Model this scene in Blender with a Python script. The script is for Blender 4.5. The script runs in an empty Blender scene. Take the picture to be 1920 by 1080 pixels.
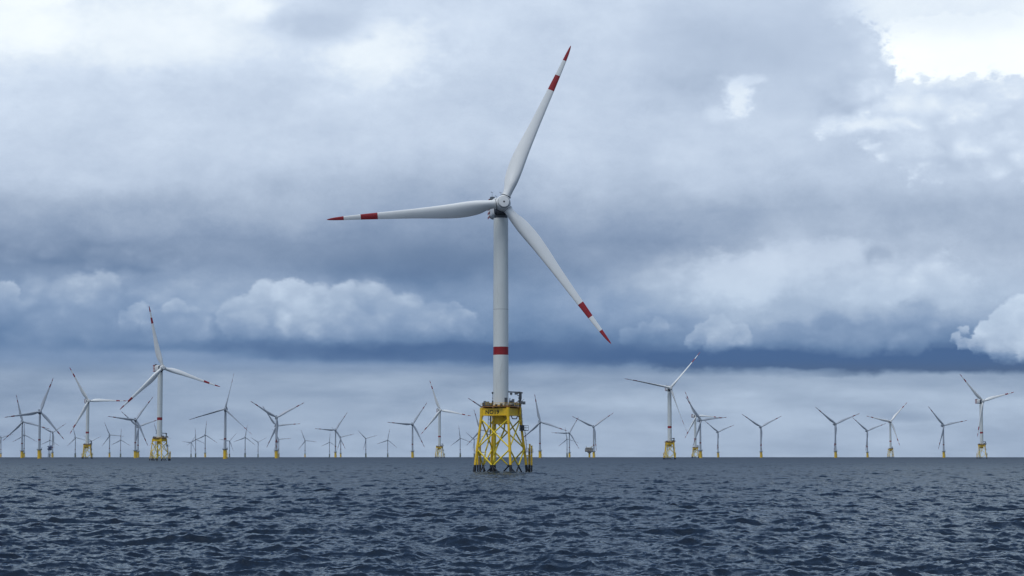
import bpy, bmesh, math, random
import numpy as np
from mathutils import Matrix, Vector
R_ = math.radians
random.seed(4)

# ------------------------------------------------------------------ camera
F = 4000.0; W, Hh = 1920, 1080
YL = 852.0                                   # picture row of the camera's eye level
CAM = Vector((0, 0, 6.3)); RE = 7.4e6        # eye height; earth radius with refraction
PITCH = math.atan((YL - 540) / F)
sc = bpy.context.scene
C = sc.collection
cd = bpy.data.cameras.new('camera'); cam = bpy.data.objects.new('camera', cd); C.objects.link(cam)
cd.sensor_width = 36; cd.lens = F / W * 36; cd.clip_start = 0.5; cd.clip_end = 60000
cam.location = CAM; cam.rotation_euler = (math.pi / 2 + PITCH, 0, 0)
sc.camera = cam
sc.view_settings.view_transform = 'Standard'; sc.view_settings.look = 'None'
sc.view_settings.gamma = 1.0; sc.view_settings.exposure = 0.0
sc.cycles.max_bounces = 6; sc.cycles.glossy_bounces = 3; sc.cycles.diffuse_bounces = 2
sc.cycles.volume_bounces = 0; sc.cycles.use_denoising = True

HAZE = 1.4e-5                                # density of the air haze
def ray(px, py):
    v = Vector((px - 960, F, 540 - py)); v.normalize()
    return Matrix.Rotation(PITCH, 3, 'X') @ v

SUN_EL, SUN_AZ = R_(60), R_(-128)            # azimuth from the view axis, to the left and behind
# ------------------------------------------------------------------ node helpers
class NT:
    def __init__(s, tree):
        s.t = tree; s.n = tree.nodes; s.l = tree.links
    def put(s, sock, v):
        if isinstance(v, bpy.types.NodeSocket): s.l.new(v, sock)
        else: sock.default_value = v
    def m(s, op, a, b=0.0, c=0.0, clamp=False):
        n = s.n.new('ShaderNodeMath'); n.operation = op; n.use_clamp = clamp
        s.put(n.inputs[0], a)
        if len(n.inputs) > 1: s.put(n.inputs[1], b)
        if len(n.inputs) > 2: s.put(n.inputs[2], c)
        return n.outputs[0]
    def v(s, op, a, b=None, c=None, out=0):
        n = s.n.new('ShaderNodeVectorMath'); n.operation = op
        s.put(n.inputs[0], a)
        if b is not None: s.put(n.inputs[1], b)
        if c is not None: s.put(n.inputs[2], c)
        return n.outputs[out]
    def comb(s, x, y, z):
        n = s.n.new('ShaderNodeCombineXYZ')
        for i, q in enumerate((x, y, z)): s.put(n.inputs[i], q)
        return n.outputs[0]
    def sep(s, a):
        n = s.n.new('ShaderNodeSeparateXYZ'); s.put(n.inputs[0], a); return n.outputs
    def noise(s, vec, scale, detail=5, rough=0.55, out='Fac', dist=0.0):
        n = s.n.new('ShaderNodeTexNoise'); n.noise_dimensions = '3D'
        s.put(n.inputs['Vector'], vec); n.inputs['Scale'].default_value = scale
        n.inputs['Detail'].default_value = detail; n.inputs['Roughness'].default_value = rough
        n.inputs['Distortion'].default_value = dist
        return n.outputs[out]
    def sstep(s, x, a, b, lo=0.0, hi=1.0):
        n = s.n.new('ShaderNodeMapRange'); n.interpolation_type = 'SMOOTHSTEP'
        s.put(n.inputs[0], x)
        for i, q in enumerate((a, b, lo, hi)): n.inputs[i + 1].default_value = q
        return n.outputs[0]
    def lin(s, x, a, b, lo=0.0, hi=1.0):
        n = s.n.new('ShaderNodeMapRange'); s.put(n.inputs[0], x)
        for i, q in enumerate((a, b, lo, hi)): n.inputs[i + 1].default_value = q
        return n.outputs[0]
    def mixf(s, f, a, b):
        n = s.n.new('ShaderNodeMix'); n.data_type = 'FLOAT'
        s.put(n.inputs[0], f); s.put(n.inputs[2], a); s.put(n.inputs[3], b); return n.outputs[0]
    def mixc(s, f, a, b):
        n = s.n.new('ShaderNodeMix'); n.data_type = 'RGBA'
        s.put(n.inputs[0], f); s.put(n.inputs[6], a); s.put(n.inputs[7], b); return n.outputs[2]
    def ramp(s, x, stops, interp='LINEAR'):
        n = s.n.new('ShaderNodeValToRGB'); s.put(n.inputs[0], x)
        cr = n.color_ramp; cr.interpolation = interp
        while len(cr.elements) < len(stops): cr.elements.new(0.5)
        for e, (p, c) in zip(cr.elements, stops):
            e.position = p
            e.color = (c, c, c, 1) if isinstance(c, (int, float)) else tuple(c) + (1,)
        return n.outputs[0]

def s2l(c): c /= 255.0; return c / 12.92 if c <= 0.04045 else ((c + 0.055) / 1.055) ** 2.4
def rgb(r, g, b): return (s2l(r), s2l(g), s2l(b))

# ------------------------------------------------------------------ world: overcast sky with broken cloud
STR = 0.1
world = bpy.data.worlds.new('World'); sc.world = world; world.use_nodes = True
world.cycles.sampling_method = 'MANUAL'; world.cycles.sample_map_resolution = 512
T = NT(world.node_tree); T.n.clear()
D = T.n.new('ShaderNodeTexCoord').outputs['Generated']
dx, dy, dz = T.sep(D)
az = T.m('MULTIPLY', T.m('ARCTAN2', dx, dy), 57.29578)
el = T.m('MULTIPLY', T.m('ARCSINE', dz), 57.29578)
def AZ(px): return math.degrees(math.atan((px - 960) / F))
def EL(py): return math.degrees(math.atan((YL - py) / F))
# fractal displacement of the cloud field (in degrees)
Dn = T.v('MULTIPLY', D, (1.0, 1.0, 1.6))
w1 = T.noise(Dn, 13, 2, 0.5, 'Color'); w2 = T.noise(Dn, 50, 5, 0.54, 'Color')
warp = T.v('ADD', T.v('MULTIPLY_ADD', w1, (1.7, 1.0, 0), (-.85, -.5, 0)),
           T.v('MULTIPLY_ADD', w2, (1.0, .85, 0), (-.5, -.425, 0)))
wk = T.sstep(el, 1.6, 4.2, .16, 1.0)         # calmer towards the clear strip at the horizon
warp = T.v('SCALE', warp, None); warp.node.inputs['Scale'].default_value = 1.0; T.put(warp.node.inputs['Scale'], wk)
P0 = T.comb(az, el, 0.0)
P = T.v('ADD', P0, warp)
px_, py_, _ = T.sep(P)
xs = [120 * i for i in range(17)]
rows = [
 (0,   [246,236,235,235,238,205,212,214,216,213,209,203,200,226,238,236,240]),
 (60,  [248,240,238,236,230,207,226,216,214,211,205,198,193,210,236,242,246]),
 (110, [236,228,232,224,220,212,232,213,210,207,200,193,197,208,236,246,246]),
 (160, [222,212,208,213,211,210,216,206,205,205,196,191,204,211,226,236,236]),
 (220, [212,206,208,206,208,210,210,208,205,200,200,203,208,205,214,218,216]),
 (280, [208,206,208,207,205,205,207,205,203,205,205,205,203,203,208,212,212]),
 (340, [200,200,200,198,193,190,187,188,188,194,192,198,195,192,198,200,194]),
 (400, [176,174,169,170,172,177,166,164,161,166,170,170,170,186,181,183,188]),
 (450, [155,152,150,151,150,152,145,142,142,150,155,165,178,192,178,182,185]),
 (500, [149,145,152,158,157,152,136,132,141,155,170,188,204,202,185,186,186]),
 (530, [152,156,156,160,163,164,157,140,152,165,170,192,204,194,196,192,188]),
 (560, [158,160,156,158,163,162,158,152,152,158,165,190,197,188,192,190,184]),
 (600, [146,148,148,152,156,158,154,146,140,137,146,165,172,168,168,152,165]),
 (630, [131,134,136,138,142,142,134,130,127,122,132,146,150,145,140,130,135]),
 (650, [131,129,126,125,120,118,115,112,115,113,120,124,125,125,115,112,115]),
 (672, [144,146,143,148,134,118,120,122,115,108,112,107,105,105,100,100,104]),
 (692, [151,153,151,153,153,151,153,151,149,140,150,138,146,132,112,110,120]),
 (708, [159,161,160,161,163,164,165,164,163,164,167,170,172,171,165,160,162]),
 (760, [167,169,169,171,174,176,176,174,174,176,180,183,185,186,186,185,183]),
 (855, [178,178,179,180,181,182,183,183,184,185,185,186,187,187,187,186,186]),
]
A0, A1 = AZ(0), AZ(1920)
u = T.lin(px_, A0, A1)
val = None
for i in range(len(rows)):                   # rows from the top down, each a ramp over azimuth
    y, g = rows[i]
    r = T.ramp(u, [(j / 16, (q - 95) / 155) for j, q in enumerate(g)], 'B_SPLINE')
    if val is None: val = r
    else:
        y0 = rows[i - 1][0]
        f = T.sstep(py_, EL(y), EL(y0), 1.0, 0.0) if y > 640 else T.lin(py_, EL(y), EL(y0), 1.0, 0.0)
        val = T.mixf(f, val, r)
L = val
# cloud texture: soft fractal light and shade plus billows
n1 = T.noise(Dn, 26, 7, 0.56); n2 = T.noise(T.v('ADD', Dn, T.v('SCALE', w2, None)), 70, 6, 0.6)
n3 = T.noise(Dn, 150, 5, 0.6)
amp = T.sstep(el, 2.0, 3.6, .30, 1.0)
n4 = T.noise(T.v('MULTIPLY', D, (1, 1, 4.5)), 22, 6, .55)
tex = T.m('ADD', T.m('MULTIPLY_ADD', n1, .26, -.13), T.m('ADD', T.m('MULTIPLY_ADD', n2, .12, -.06), T.m('MULTIPLY_ADD', n3, .07, -.035)))
L = T.m('MULTIPLY_ADD', tex, amp, L)
L = T.m('MULTIPLY_ADD', T.m('MULTIPLY_ADD', n4, .36, -.18), T.sstep(el, 1.8, 2.8, 1.0, .15), L)
# single clouds and gaps: centre x,y, radii, tone at the centre, change of tone upwards, edge width, raggedness, strength
feat = [
 (1850, 100, 215, 62, 262, 0, .10, .9, 1.0), (1780, 30, 210, 40, 234, 0, .5, .7, .8),
 (1590, 140, 85, 105, 207, 6, .12, .7, .95), (1500, 90, 120, 110, 198, 0, .5, .6, .8),
 (1880, 255, 230, 92, 214, 8, .16, .8, .95), (1625, 238, 62, 13, 240, 0, .5, 1.3, .85),
 (1735, 205, 70, 12, 236, 0, .6, 1.3, .6),
 (1388, 176, 22, 30, 238, 0, .6, 2.0, .8), (1420, 148, 26, 8, 228, 0, .8, 2.0, .7), (1350, 215, 16, 10, 226, 0, .5, 1.6, .6),
 (705, 92, 85, 44, 240, 0, .55, 1.3, .9), (885, 45, 52, 24, 224, 0, .7, 1.5, .7),
 (680, 155, 26, 22, 228, 0, .6, 1.5, .6),
 (30, 65, 75, 40, 252, 0, .4, 1.0, .9), (235, 62, 80, 44, 244, 0, .5, 1.1, .8),
 (30, 8, 70, 16, 254, 0, .3, .9, .9), (465, 14, 42, 20, 247, 0, .35, 1.1, .9), (340, 95, 90, 22, 236, 0, .7, 1.2, .6),
 (590, 40, 85, 30, 196, 0, .6, .9, .8), (1330, 90, 120, 50, 188, 0, .8, .8, .6),
 (180, 488, 190, 26, 140, 4, .35, .8, .7), (790, 500, 230, 32, 124, 0, .7, .8, .65),
 (1530, 480, 120, 26, 208, 0, .5, 1.1, .7), (1400, 520, 110, 44, 208, 0, .5, 1.1, .7), (1650, 490, 26, 24, 172, 0, .4, 1.0, .8),
 (1720, 530, 90, 42, 198, 6, .4, 1.2, .7),
 (1660, 678, 430, 22, 92, 0, .45, .8, .9), (800, 658, 350, 17, 108, 0, .5, .7, .7), (1110, 672, 200, 15, 106, 0, .7, .35, .7),
 (1450, 797, 70, 20, 193, 0, .9, .9, .8), (1390, 815, 60, 12, 190, 0, .9, .9, .6), (1690, 781, 55, 9, 164, 0, .8, .8, .7), (560, 762, 90, 14, 176, 0, .9, .7, .5),
 (1080, 805, 60, 12, 187, 0, .9, .8, .6), (600, 738, 70, 6, 158, 0, .9, .7, .6), (330, 668, 90, 8, 158, 0, .8, .8, .5), (1480, 700, 80, 8, 172, 0, .7, 1.0, .6),
 (720, 800, 120, 12, 182, 0, .9, .8, .4), (150, 800, 140, 16, 176, 0, .9, .8, .4),
]
nb = T.noise(Dn, 75, 8, 0.60)                # ragged cloud outlines
nbz = T.m('MULTIPLY_ADD', nb, 2.0, -1.0)
vor = T.n.new('ShaderNodeTexVoronoi'); vor.feature = 'SMOOTH_F1'; vor.inputs['Scale'].default_value = 70
T.put(vor.inputs['Vector'], T.v('MULTIPLY_ADD', w2, (.03, .03, .03), Dn)); vor.inputs['Smoothness'].default_value = .7
puff = T.m('MULTIPLY_ADD', vor.outputs['Distance'], -.30, .14)
nbz = T.m('MULTIPLY_ADD', puff, 1.1, nbz)
Pf = T.v('MULTIPLY_ADD', T.v('SUBTRACT', w2, (.5, .5, .5)), (.35, .3, 0), P0)
for (cx, cy, rx, ry, g, up, ew, rag, st) in feat:
    if g > 222 and cx not in (1850, 1388, 1420): ew *= 1.5; rag *= .65; rx *= 1.1; ry *= 1.1
    ax, ay = AZ(cx), EL(cy); sx, sy = 57.3 * rx / F, 57.3 * ry / F
    q0 = T.v('SCALE', Pf, None); T.put(q0.node.inputs['Scale'], T.m('MULTIPLY_ADD', L, 1e-7, 1.0))   # keeps evaluation in order
    q = T.v('MULTIPLY_ADD', q0, (1 / sx, 1 / sy, 0), (-ax / sx, -ay / sy, 0))
    d = T.v('LENGTH', q, out=1)
    e = T.m('MULTIPLY_ADD', nbz, rag, T.m('SUBTRACT', 1.0, d))
    mk = T.sstep(e, -ew, ew, 0.0, st)
    tone = (g - 95) / 155
    if up:
        qy = T.sep(q)[1]
        tn = T.m('MULTIPLY_ADD', qy, up / 155, tone)
        tn = T.m('ADD', tn, T.m('MULTIPLY_ADD', tex, .6, puff))
    else: tn = T.m('MULTIPLY_ADD', tex, .45, tone)
    L = T.mixf(mk, L, tn)
# heaped clouds built of rounded lobes: centre, radius, tone, edge softness, strength
w3 = T.noise(Dn, 170, 4, 0.6, 'Color')
Pl = T.v('MULTIPLY_ADD', T.v('SUBTRACT', w3, (.5, .5, .5)), (.36, .30, 0), T.v('MULTIPLY_ADD', T.v('SUBTRACT', w2, (.5, .5, .5)), (.55, .42, 0), P0))
ply = T.sep(T.v('MULTIPLY', Pl, (0, 1, 0)))[1]
texl = T.m('ADD', T.m('MULTIPLY', tex, .5), T.m('MULTIPLY', puff, .8))
lobes = [
 (60, 555, 30, 158, .5, .6), (120, 565, 36, 160, .35, .75), (275, 575, 40, 154, .6, .6), (340, 570, 44, 158, .5, .65), (180, 580, 44, 156, .5, .65), (425, 560, 36, 164, .4, .7), (60, 630, 50, 142, .5, .5), (200, 635, 50, 142, .5, .5),
 (1120, 600, 40, 150, .6, .6), (1160, 570, 50, 166, .6, .6), (1480, 600, 60, 176, .6, .6), (1760, 560, 60, 196, .5, .6), (1620, 560, 60, 196, .5, .6), (1250, 540, 60, 182, .6, .6),
 (400, 585, 46, 162, .5, .8), (230, 548, 36, 158, .5, .7), (190, 545, 34, 168, .3, .85), (150, 550, 30, 166, .25, .85), (80, 575, 34, 156, .4, .7), (4, 562, 27, 168, .22, .9),
 (30, 595, 36, 150, .4, .7), (110, 600, 44, 148, .5, .6),
 (262, 596, 25, 168, .22, .9), (238, 612, 22, 160, .25, .85), (295, 612, 36, 156, .3, .8), (330, 588, 25, 170, .22, .85), (358, 612, 42, 160, .35, .85),
 (500, 566, 40, 186, .22, .9), (545, 560, 38, 190, .2, .9), (592, 574, 40, 182, .22, .85), (645, 572, 44, 186, .22, .85), (700, 578, 50, 182, .3, .85),
 (455, 600, 44, 178, .2, .9), (505, 608, 44, 172, .35, .7), (560, 604, 46, 190, .4, .8), (620, 610, 50, 178, .4, .7), (760, 590, 44, 172, .25, .85),
 (690, 616, 50, 168, .4, .7), (820, 600, 38, 166, .25, .85), (868, 606, 28, 162, .25, .8), (850, 582, 18, 164, .3, .7), (890, 622, 22, 148, .3, .6),
 (1240, 612, 20, 162, .25, .85), (1212, 620, 19, 158, .25, .8), (1180, 632, 20, 148, .3, .6), (1265, 622, 18, 150, .3, .6),
 (1345, 620, 27, 186, .2, .9), (1318, 630, 22, 178, .2, .9), (1382, 628, 25, 182, .22, .9), (1300, 642, 18, 168, .25, .8), (1350, 640, 32, 176, .35, .8), (1395, 640, 20, 166, .3, .8),
 (1480, 640, 44, 136, .5, .6), (1560, 640, 50, 142, .4, .6), (1640, 640, 46, 150, .35, .7), (1700, 648, 40, 146, .35, .7), (1720, 610, 46, 156, .4, .6), (1600, 662, 34, 128, .4, .5),
 (1922, 590, 34, 204, .2, .95), (1895, 612, 36, 200, .18, .95), (1862, 634, 30, 192, .18, .95), (1925, 630, 44, 196, .3, .9), (1838, 650, 22, 184, .2, .9), (1885, 656, 36, 186, .3, .9), (1930, 662, 30, 186, .3, .9),
 (1808, 626, 13, 178, .3, .8), (1794, 640, 12, 182, .3, .8), (1812, 652, 14, 172, .3, .8),
]
for (cx, cy, r_, g, ew, st) in lobes:
    ax, ay = AZ(cx), EL(cy); sr = 57.3 * r_ / F
    ew *= .8; g += 5 if cx < 420 else (-3 if cx < 1000 else 0)
    sc_ = T.m('MULTIPLY_ADD', L, 1e-7, 1 / sr)
    q = T.v('SCALE', Pl, None); T.put(q.node.inputs['Scale'], sc_)
    d = T.v('DISTANCE', q, (ax / sr, ay / sr, 0), out=1)
    qy = T.m('MULTIPLY_ADD', ply, sc_, -ay / sr)
    mk = T.m('MULTIPLY', T.sstep(d, 1 - ew, 1 + ew * .6, st, 0.0), T.sstep(qy, -1.15, .15))      # bases melt into the shade below
    tn = T.m('MULTIPLY_ADD', qy, 13 / 155, (g - 95) / 155)
    L = T.mixf(mk, L, T.m('ADD', tn, texl))
# away from the photographed part: an even, brighter overcast overhead, duller all round
gen = T.m('MULTIPLY_ADD', T.m('SUBTRACT', T.noise(Dn, 6, 6, .55), .5), .7, T.sstep(el, 35, 85, .20, .85))
gen = T.m('ADD', gen, T.sstep(dy, .1, -.6, 0.0, .34))       # added brightness behind the viewer, to lift the sides facing the camera
away = T.m('MAXIMUM', T.sstep(T.m('ABSOLUTE', az), 14, 34), T.sstep(el, 12.5, 24))
L = T.mixf(away, L, gen)
Lc = T.m('MULTIPLY_ADD', L, 0.91, -.055)
col = T.ramp(Lc, [(0, rgb(60, 95, 143)), (.16, rgb(100, 130, 170)), (.32, rgb(133, 157, 191)), (.44, rgb(162, 182, 209)),
                  (.56, rgb(188, 206, 229)), (.68, rgb(211, 227, 245)), (.80, rgb(240, 250, 254)), (1.0, (1.15, 1.18, 1.2))])
# the clear strip under the cloud is a little greyer than the cloud shadows
strip = T.sstep(el, 2.0, 2.6, .35, 0.0)
bw = T.n.new('ShaderNodeRGBToBW'); T.put(bw.inputs[0], col)
col = T.mixc(strip, col, T.v('MULTIPLY', T.comb(bw.outputs[0], bw.outputs[0], bw.outputs[0]), (.81, 1.015, 1.30)))
greyer = T.sstep(el, 3.8, 5.5, 0.0, .25)
bw2 = T.n.new('ShaderNodeRGBToBW'); T.put(bw2.inputs[0], col)
col = T.mixc(greyer, col, T.v('MULTIPLY', T.comb(bw2.outputs[0], bw2.outputs[0], bw2.outputs[0]), (.92, 1.0, 1.20)))
zen = T.sstep(el, 60, 88, 1.0, 2.0)
zs = T.v('SCALE', col, None); T.put(zs.node.inputs['Scale'], T.m('MULTIPLY', zen, 1 / STR))
sky = T.n.new('ShaderNodeTexSky'); sky.sky_type = 'NISHITA'; sky.sun_disc = False
sky.sun_elevation = SUN_EL; sky.sun_rotation = SUN_AZ
skc = T.mixc(0.95, sky.outputs[0], zs)
bg = T.n.new('ShaderNodeBackground'); T.put(bg.inputs[0], skc); bg.inputs[1].default_value = STR
T.l.new(bg.outputs[0], T.n.new('ShaderNodeOutputWorld').inputs[0])
# one weak, very soft sun behind the cloud
sl = bpy.data.lights.new('sun', 'SUN'); sl.energy = 1.4; sl.angle = R_(25); sl.color = (1, .99, .975)
so = bpy.data.objects.new('sun', sl); C.objects.link(so)
sd = Vector((math.cos(SUN_EL) * math.sin(SUN_AZ), math.cos(SUN_EL) * math.cos(SUN_AZ), math.sin(SUN_EL)))
so.rotation_euler = sd.to_track_quat('Z', 'Y').to_euler()

# ------------------------------------------------------------------ materials
def mat(name, col, rough=.5, spec=.5, metal=0, var=.08, scale=.8, streak=False, dirt=None):
    m = bpy.data.materials.new(name); m.use_nodes = True; t = NT(m.node_tree)
    b = t.n['Principled BSDF']
    oc = t.n.new('ShaderNodeTexCoord').outputs['Object']
    vec = t.v('MULTIPLY', oc, (1, 1, .12)) if streak else oc
    n = t.noise(vec, scale, 5, .6)
    k = t.lin(n, .25, .75, 1 - var, 1 + var)
    c = t.v('SCALE', tuple(col), None); t.put(c.node.inputs['Scale'], k)
    if dirt:
        n2 = t.noise(vec, scale * 2.7, 6, .65)
        c = t.mixc(t.sstep(n2, .52, .72, 0, dirt[1]), c, tuple(dirt[0]) + (1,))
    t.put(b.inputs['Base Color'], c)
    b.inputs['Roughness'].default_value = rough; b.inputs['Metallic'].default_value = metal
    b.inputs['Specular IOR Level'].default_value = spec
    return m
M_tower = mat('tower_paint', (.70, .73, .70), .42, var=.04, scale=.35, streak=True, dirt=((.36, .36, .33), .25))
M_blade = mat('blade_paint', (.78, .79, .77), .33, var=.03, scale=.2)
M_red = mat('red_band', (.30, .006, .010), .45, var=.08, scale=.6)
M_yel = mat('yellow_paint', (.86, .54, .012), .42, var=.10, scale=.9, dirt=((.34, .17, .02), .55))
M_yelb = mat('yellow_brace_paint', (.88, .66, .03), .4, var=.08, scale=.9, dirt=((.40, .22, .02), .4))
M_blk = mat('splash_zone_black', (.012, .012, .014), .45, var=.3, scale=1.5)
M_grey = mat('galvanised_steel', (.13, .145, .16), .5, metal=.3, var=.2, scale=2)
M_dark = mat('dark_machinery', (.05, .056, .065), .5, var=.3, scale=2)
M_rust = mat('rusty_deck_edge', (.33, .16, .05), .7, var=.3, scale=1.5)
M_hubd = mat('hub_joint_grey', (.10, .12, .14), .5)
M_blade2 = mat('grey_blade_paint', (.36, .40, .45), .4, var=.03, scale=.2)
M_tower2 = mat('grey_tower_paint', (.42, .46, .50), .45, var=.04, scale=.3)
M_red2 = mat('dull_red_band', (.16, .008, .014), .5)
M_front = mat('nacelle_front_gap_shade', (.035, .042, .052), .5)  # shade under the hub painted dark, together with the real dark gap
M_seam = mat('flange_seam', (.34, .35, .34), .6)
M_sub = mat('substation_blue', (.010, .028, .10), .5, var=.2, scale=.2)
M_subleg = mat('substation_leg_grey', (.16, .22, .26), .5)
M_brown = mat('substation_cladding', (.40, .34, .26), .6, var=.5, scale=.25)
M_cream = mat('cream_paint', (.62, .58, .42), .5)

# ------------------------------------------------------------------ mesh helpers
class MB:
    def __init__(s): s.v = []; s.f = []; s.mi = []; s.sm = []
    def add(s, vs, fs, mi=0, smooth=False):
        o = len(s.v); s.v += [tuple(q) for q in vs]
        for f in fs: s.f.append([o + i for i in f]); s.mi.append(mi); s.sm.append(smooth)
    def box(s, c, d, rz=0.0, mi=0, tilt=None):
        hx, hy, hz = d[0] / 2, d[1] / 2, d[2] / 2
        m = Matrix.Rotation(rz, 3, 'Z')
        if tilt: m = m @ Matrix.Rotation(tilt[1], 3, tilt[0])
        # chamfered in plan and top so that edges catch light
        b = min(d) * .12
        vs = []
        for (z, i) in ((-hz, b), (-hz + b, 0), (hz - b, 0), (hz, b)):
            for (sx, sy) in ((-1, -1), (1, -1), (1, 1), (-1, 1)):
                vs.append(m @ Vector((sx * (hx - i), sy * (hy - i), z)) + Vector(c))
        fs = [(3, 2, 1, 0), (12, 13, 14, 15)]
        for k in range(3):
            for j in range(4):
                a = k * 4 + j; bb = k * 4 + (j + 1) % 4
                fs.append((a, bb, bb + 4, a + 4))
        s.add(vs, fs, mi)
    def tube(s, a, b, r, r2=None, n=12, mi=0, cap=True, cuts=None):
        a = Vector(a); b = Vector(b); r2 = r if r2 is None else r2
        z = (b - a).normalized(); x = z.orthogonal().normalized(); y = z.cross(x)
        ts = [0.0] + list(cuts or []) + [1.0]
        vs = []
        for t in ts:
            for k in range(n):
                an = 2 * math.pi * k / n
                vs.append(a.lerp(b, t) + (x * math.cos(an) + y * math.sin(an)) * (r + (r2 - r) * t))
        fs = []
        for q in range(len(ts) - 1):
            mm = mi[q] if isinstance(mi, (list, tuple)) else mi
            s.add(vs[q * n:(q + 2) * n], [(k, (k + 1) % n, n + (k + 1) % n, n + k) for k in range(n)], mm, True)
        if cap:
            m0 = mi[0] if isinstance(mi, (list, tuple)) else mi; m1 = mi[-1] if isinstance(mi, (list, tuple)) else mi
            s.add(vs[:n], [tuple(range(n - 1, -1, -1))], m0); s.add(vs[-n:], [tuple(range(n))], m1)
    def path(s, pts, r, n=6, mi=0):
        for a, b in zip(pts[:-1], pts[1:]): s.tube(a, b, r, n=n, mi=mi)
    def lathe(s, prof, n=32, mi=0, origin=(0, 0, 0), axis='Z', smooth=True, mis=None):
        vs = []; O = Vector(origin)
        for (r, h) in prof:
            for k in range(n):
                an = 2 * math.pi * k / n
                if axis == 'Z': p = Vector((r * math.cos(an), r * math.sin(an), h))
                else: p = Vector((r * math.cos(an), h, -r * math.sin(an)))
                vs.append(p + O)
        for q in range(len(prof) - 1):
            s.add(vs[q * n:(q + 2) * n], [(k, (k + 1) % n, n + (k + 1) % n, n + k) for k in range(n)],
                  mis[q] if mis else mi, smooth)
    def ball(s, c, r, n=10, mi=0, sz=1.0):
        prof = [(max(.001, r * math.sin(math.pi * i / n)), -r * sz * math.cos(math.pi * i / n)) for i in range(n + 1)]
        s.lathe(prof, 12, mi, c)
    def mesh(s, name, mats):
        me = bpy.data.meshes.new(name); me.from_pydata(s.v, [], s.f)
        for m in (mats if isinstance(mats, (list, tuple)) else [mats]): me.materials.append(m)
        me.polygons.foreach_set('material_index', s.mi); me.polygons.foreach_set('use_smooth', s.sm)
        bm = bmesh.new(); bm.from_mesh(me); bmesh.ops.remove_doubles(bm, verts=bm.verts, dist=1e-4)
        for e in bm.edges:
            if len(e.link_faces) == 2 and e.calc_face_angle(0) > .6: e.smooth = False
        bm.to_mesh(me); bm.free(); me.update(); return me
    def build(s, name, mats, parent=None, loc=(0, 0, 0)):
        o = bpy.data.objects.new(name, s.mesh(name, mats)); C.objects.link(o)
        o.location = loc; o.parent = parent; return o
def thing(name, label, cat, loc=(0, 0, 0), rz=0, group=None):
    o = bpy.data.objects.new(name, None); C.objects.link(o); o.empty_display_size = 5
    o.location = loc; o.rotation_euler = (0, 0, rz); o['label'] = label; o['category'] = cat
    if group: o['group'] = group
    return o
def copy_tree(o, parent=None):
    c = o.copy(); C.objects.link(c); c.parent = parent
    for ch in list(o.children): copy_tree(ch, c)
    return c

# ------------------------------------------------------------------ rotor blade
def blade_mesh(Rr, name):
    st = [(0, 3.0, 1.5, 1.0, 0), (3, 3.1, 1.55, 1.0, 14), (5, 3.5, 1.62, .90, 16), (8, 4.8, 1.85, .58, 17), (10.5, 5.4, 1.95, .45, 16), (14, 5.55, 1.80, .36, 13.5),
          (18, 5.25, 1.5, .31, 11), (23, 4.6, 1.25, .27, 9), (31, 3.55, 1.0, .24, 6), (39, 2.85, .85, .21, 4), (45, 2.4, .78, .20, 3),
          (51, 1.9, .68, .19, 2), (57.0, 1.4, .52, .18, 1), (60, 1.05, .36, .18, .5), (61.8, .68, .16, .17, 0), (62.7, .32, -.05, .17, 0), (63, .08, -.2, .2, 0)]
    key = lambda k: np.interp(rs, [q[0] for q in st], [q[k] for q in st])
    rs = np.unique(np.concatenate([np.linspace(0, 63, 64), [45, 51, 57, 61.8, 62.4, 62.7, 62.9]]))
    ch, le, th, tw = key(1), key(2), key(3), key(4)
    k = np.array([.25, .5, .25])
    for arr in (ch, le, th, tw):
        for _ in range(3): arr[1:-8] = np.convolve(arr, k, 'same')[1:-8]
    n = 24; vs = []
    for r, c, l, t, w in zip(rs, ch, le, th, tw):
        circ = float(np.clip((8 - r) / 6, 0, 1)) ** 1.2
        for i in range(n):
            a = 2 * math.pi * i / n
            u = (1 - math.cos(a)) / 2                    # 0 at leading edge .. 1 at trailing edge
            yt = 5 * t * (.2969 * math.sqrt(u) - .126 * u - .3516 * u * u + .2843 * u ** 3 - .1036 * u ** 4)
            camb = .035 * 4 * u * (1 - u)
            y = (yt if a < math.pi else -yt) - camb
            ax_, ay_ = l - u * c, y * c
            cx_, cy_ = 1.5 * math.cos(a), 1.5 * math.sin(a)
            x = ax_ * (1 - circ) + cx_ * circ; y2 = ay_ * (1 - circ) + cy_ * circ
            wr = R_(w) * (1 - circ)
            X = x * math.cos(wr) + y2 * math.sin(wr)
            Y = -x * math.sin(wr) + y2 * math.cos(wr)
            s = Rr / 63
            vs.append((X * s, Y * s - 2.3 * (r / 63) ** 2, (r * s)))
    mb = MB()
    m = len(rs)
    for q in range(m - 1):
        rm = (rs[q] + rs[q + 1]) / 2
        red = (45 < rm < 51) or rm > 57
        mb.add(vs[q * n:(q + 2) * n], [(j, (j + 1) % n, n + (j + 1) % n, n + j) for j in range(n)], 1 if red else 0, True)
    mb.add(vs[-n:], [tuple(range(n))], 1)
    # merge rings so shading is smooth along the span
    me = mb.mesh(name, [M_blade, M_red])
    bm = bmesh.new(); bm.from_mesh(me); bmesh.ops.remove_doubles(bm, verts=bm.verts, dist=1e-4)
    bmesh.ops.recalc_face_normals(bm, faces=bm.faces); bm.to_mesh(me); bm.free()
    return me
BL63 = blade_mesh(63, 'blade'); BL60 = blade_mesh(60, 'blade'); BL60.materials[0] = M_blade2; BL60.materials[1] = M_red2

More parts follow.
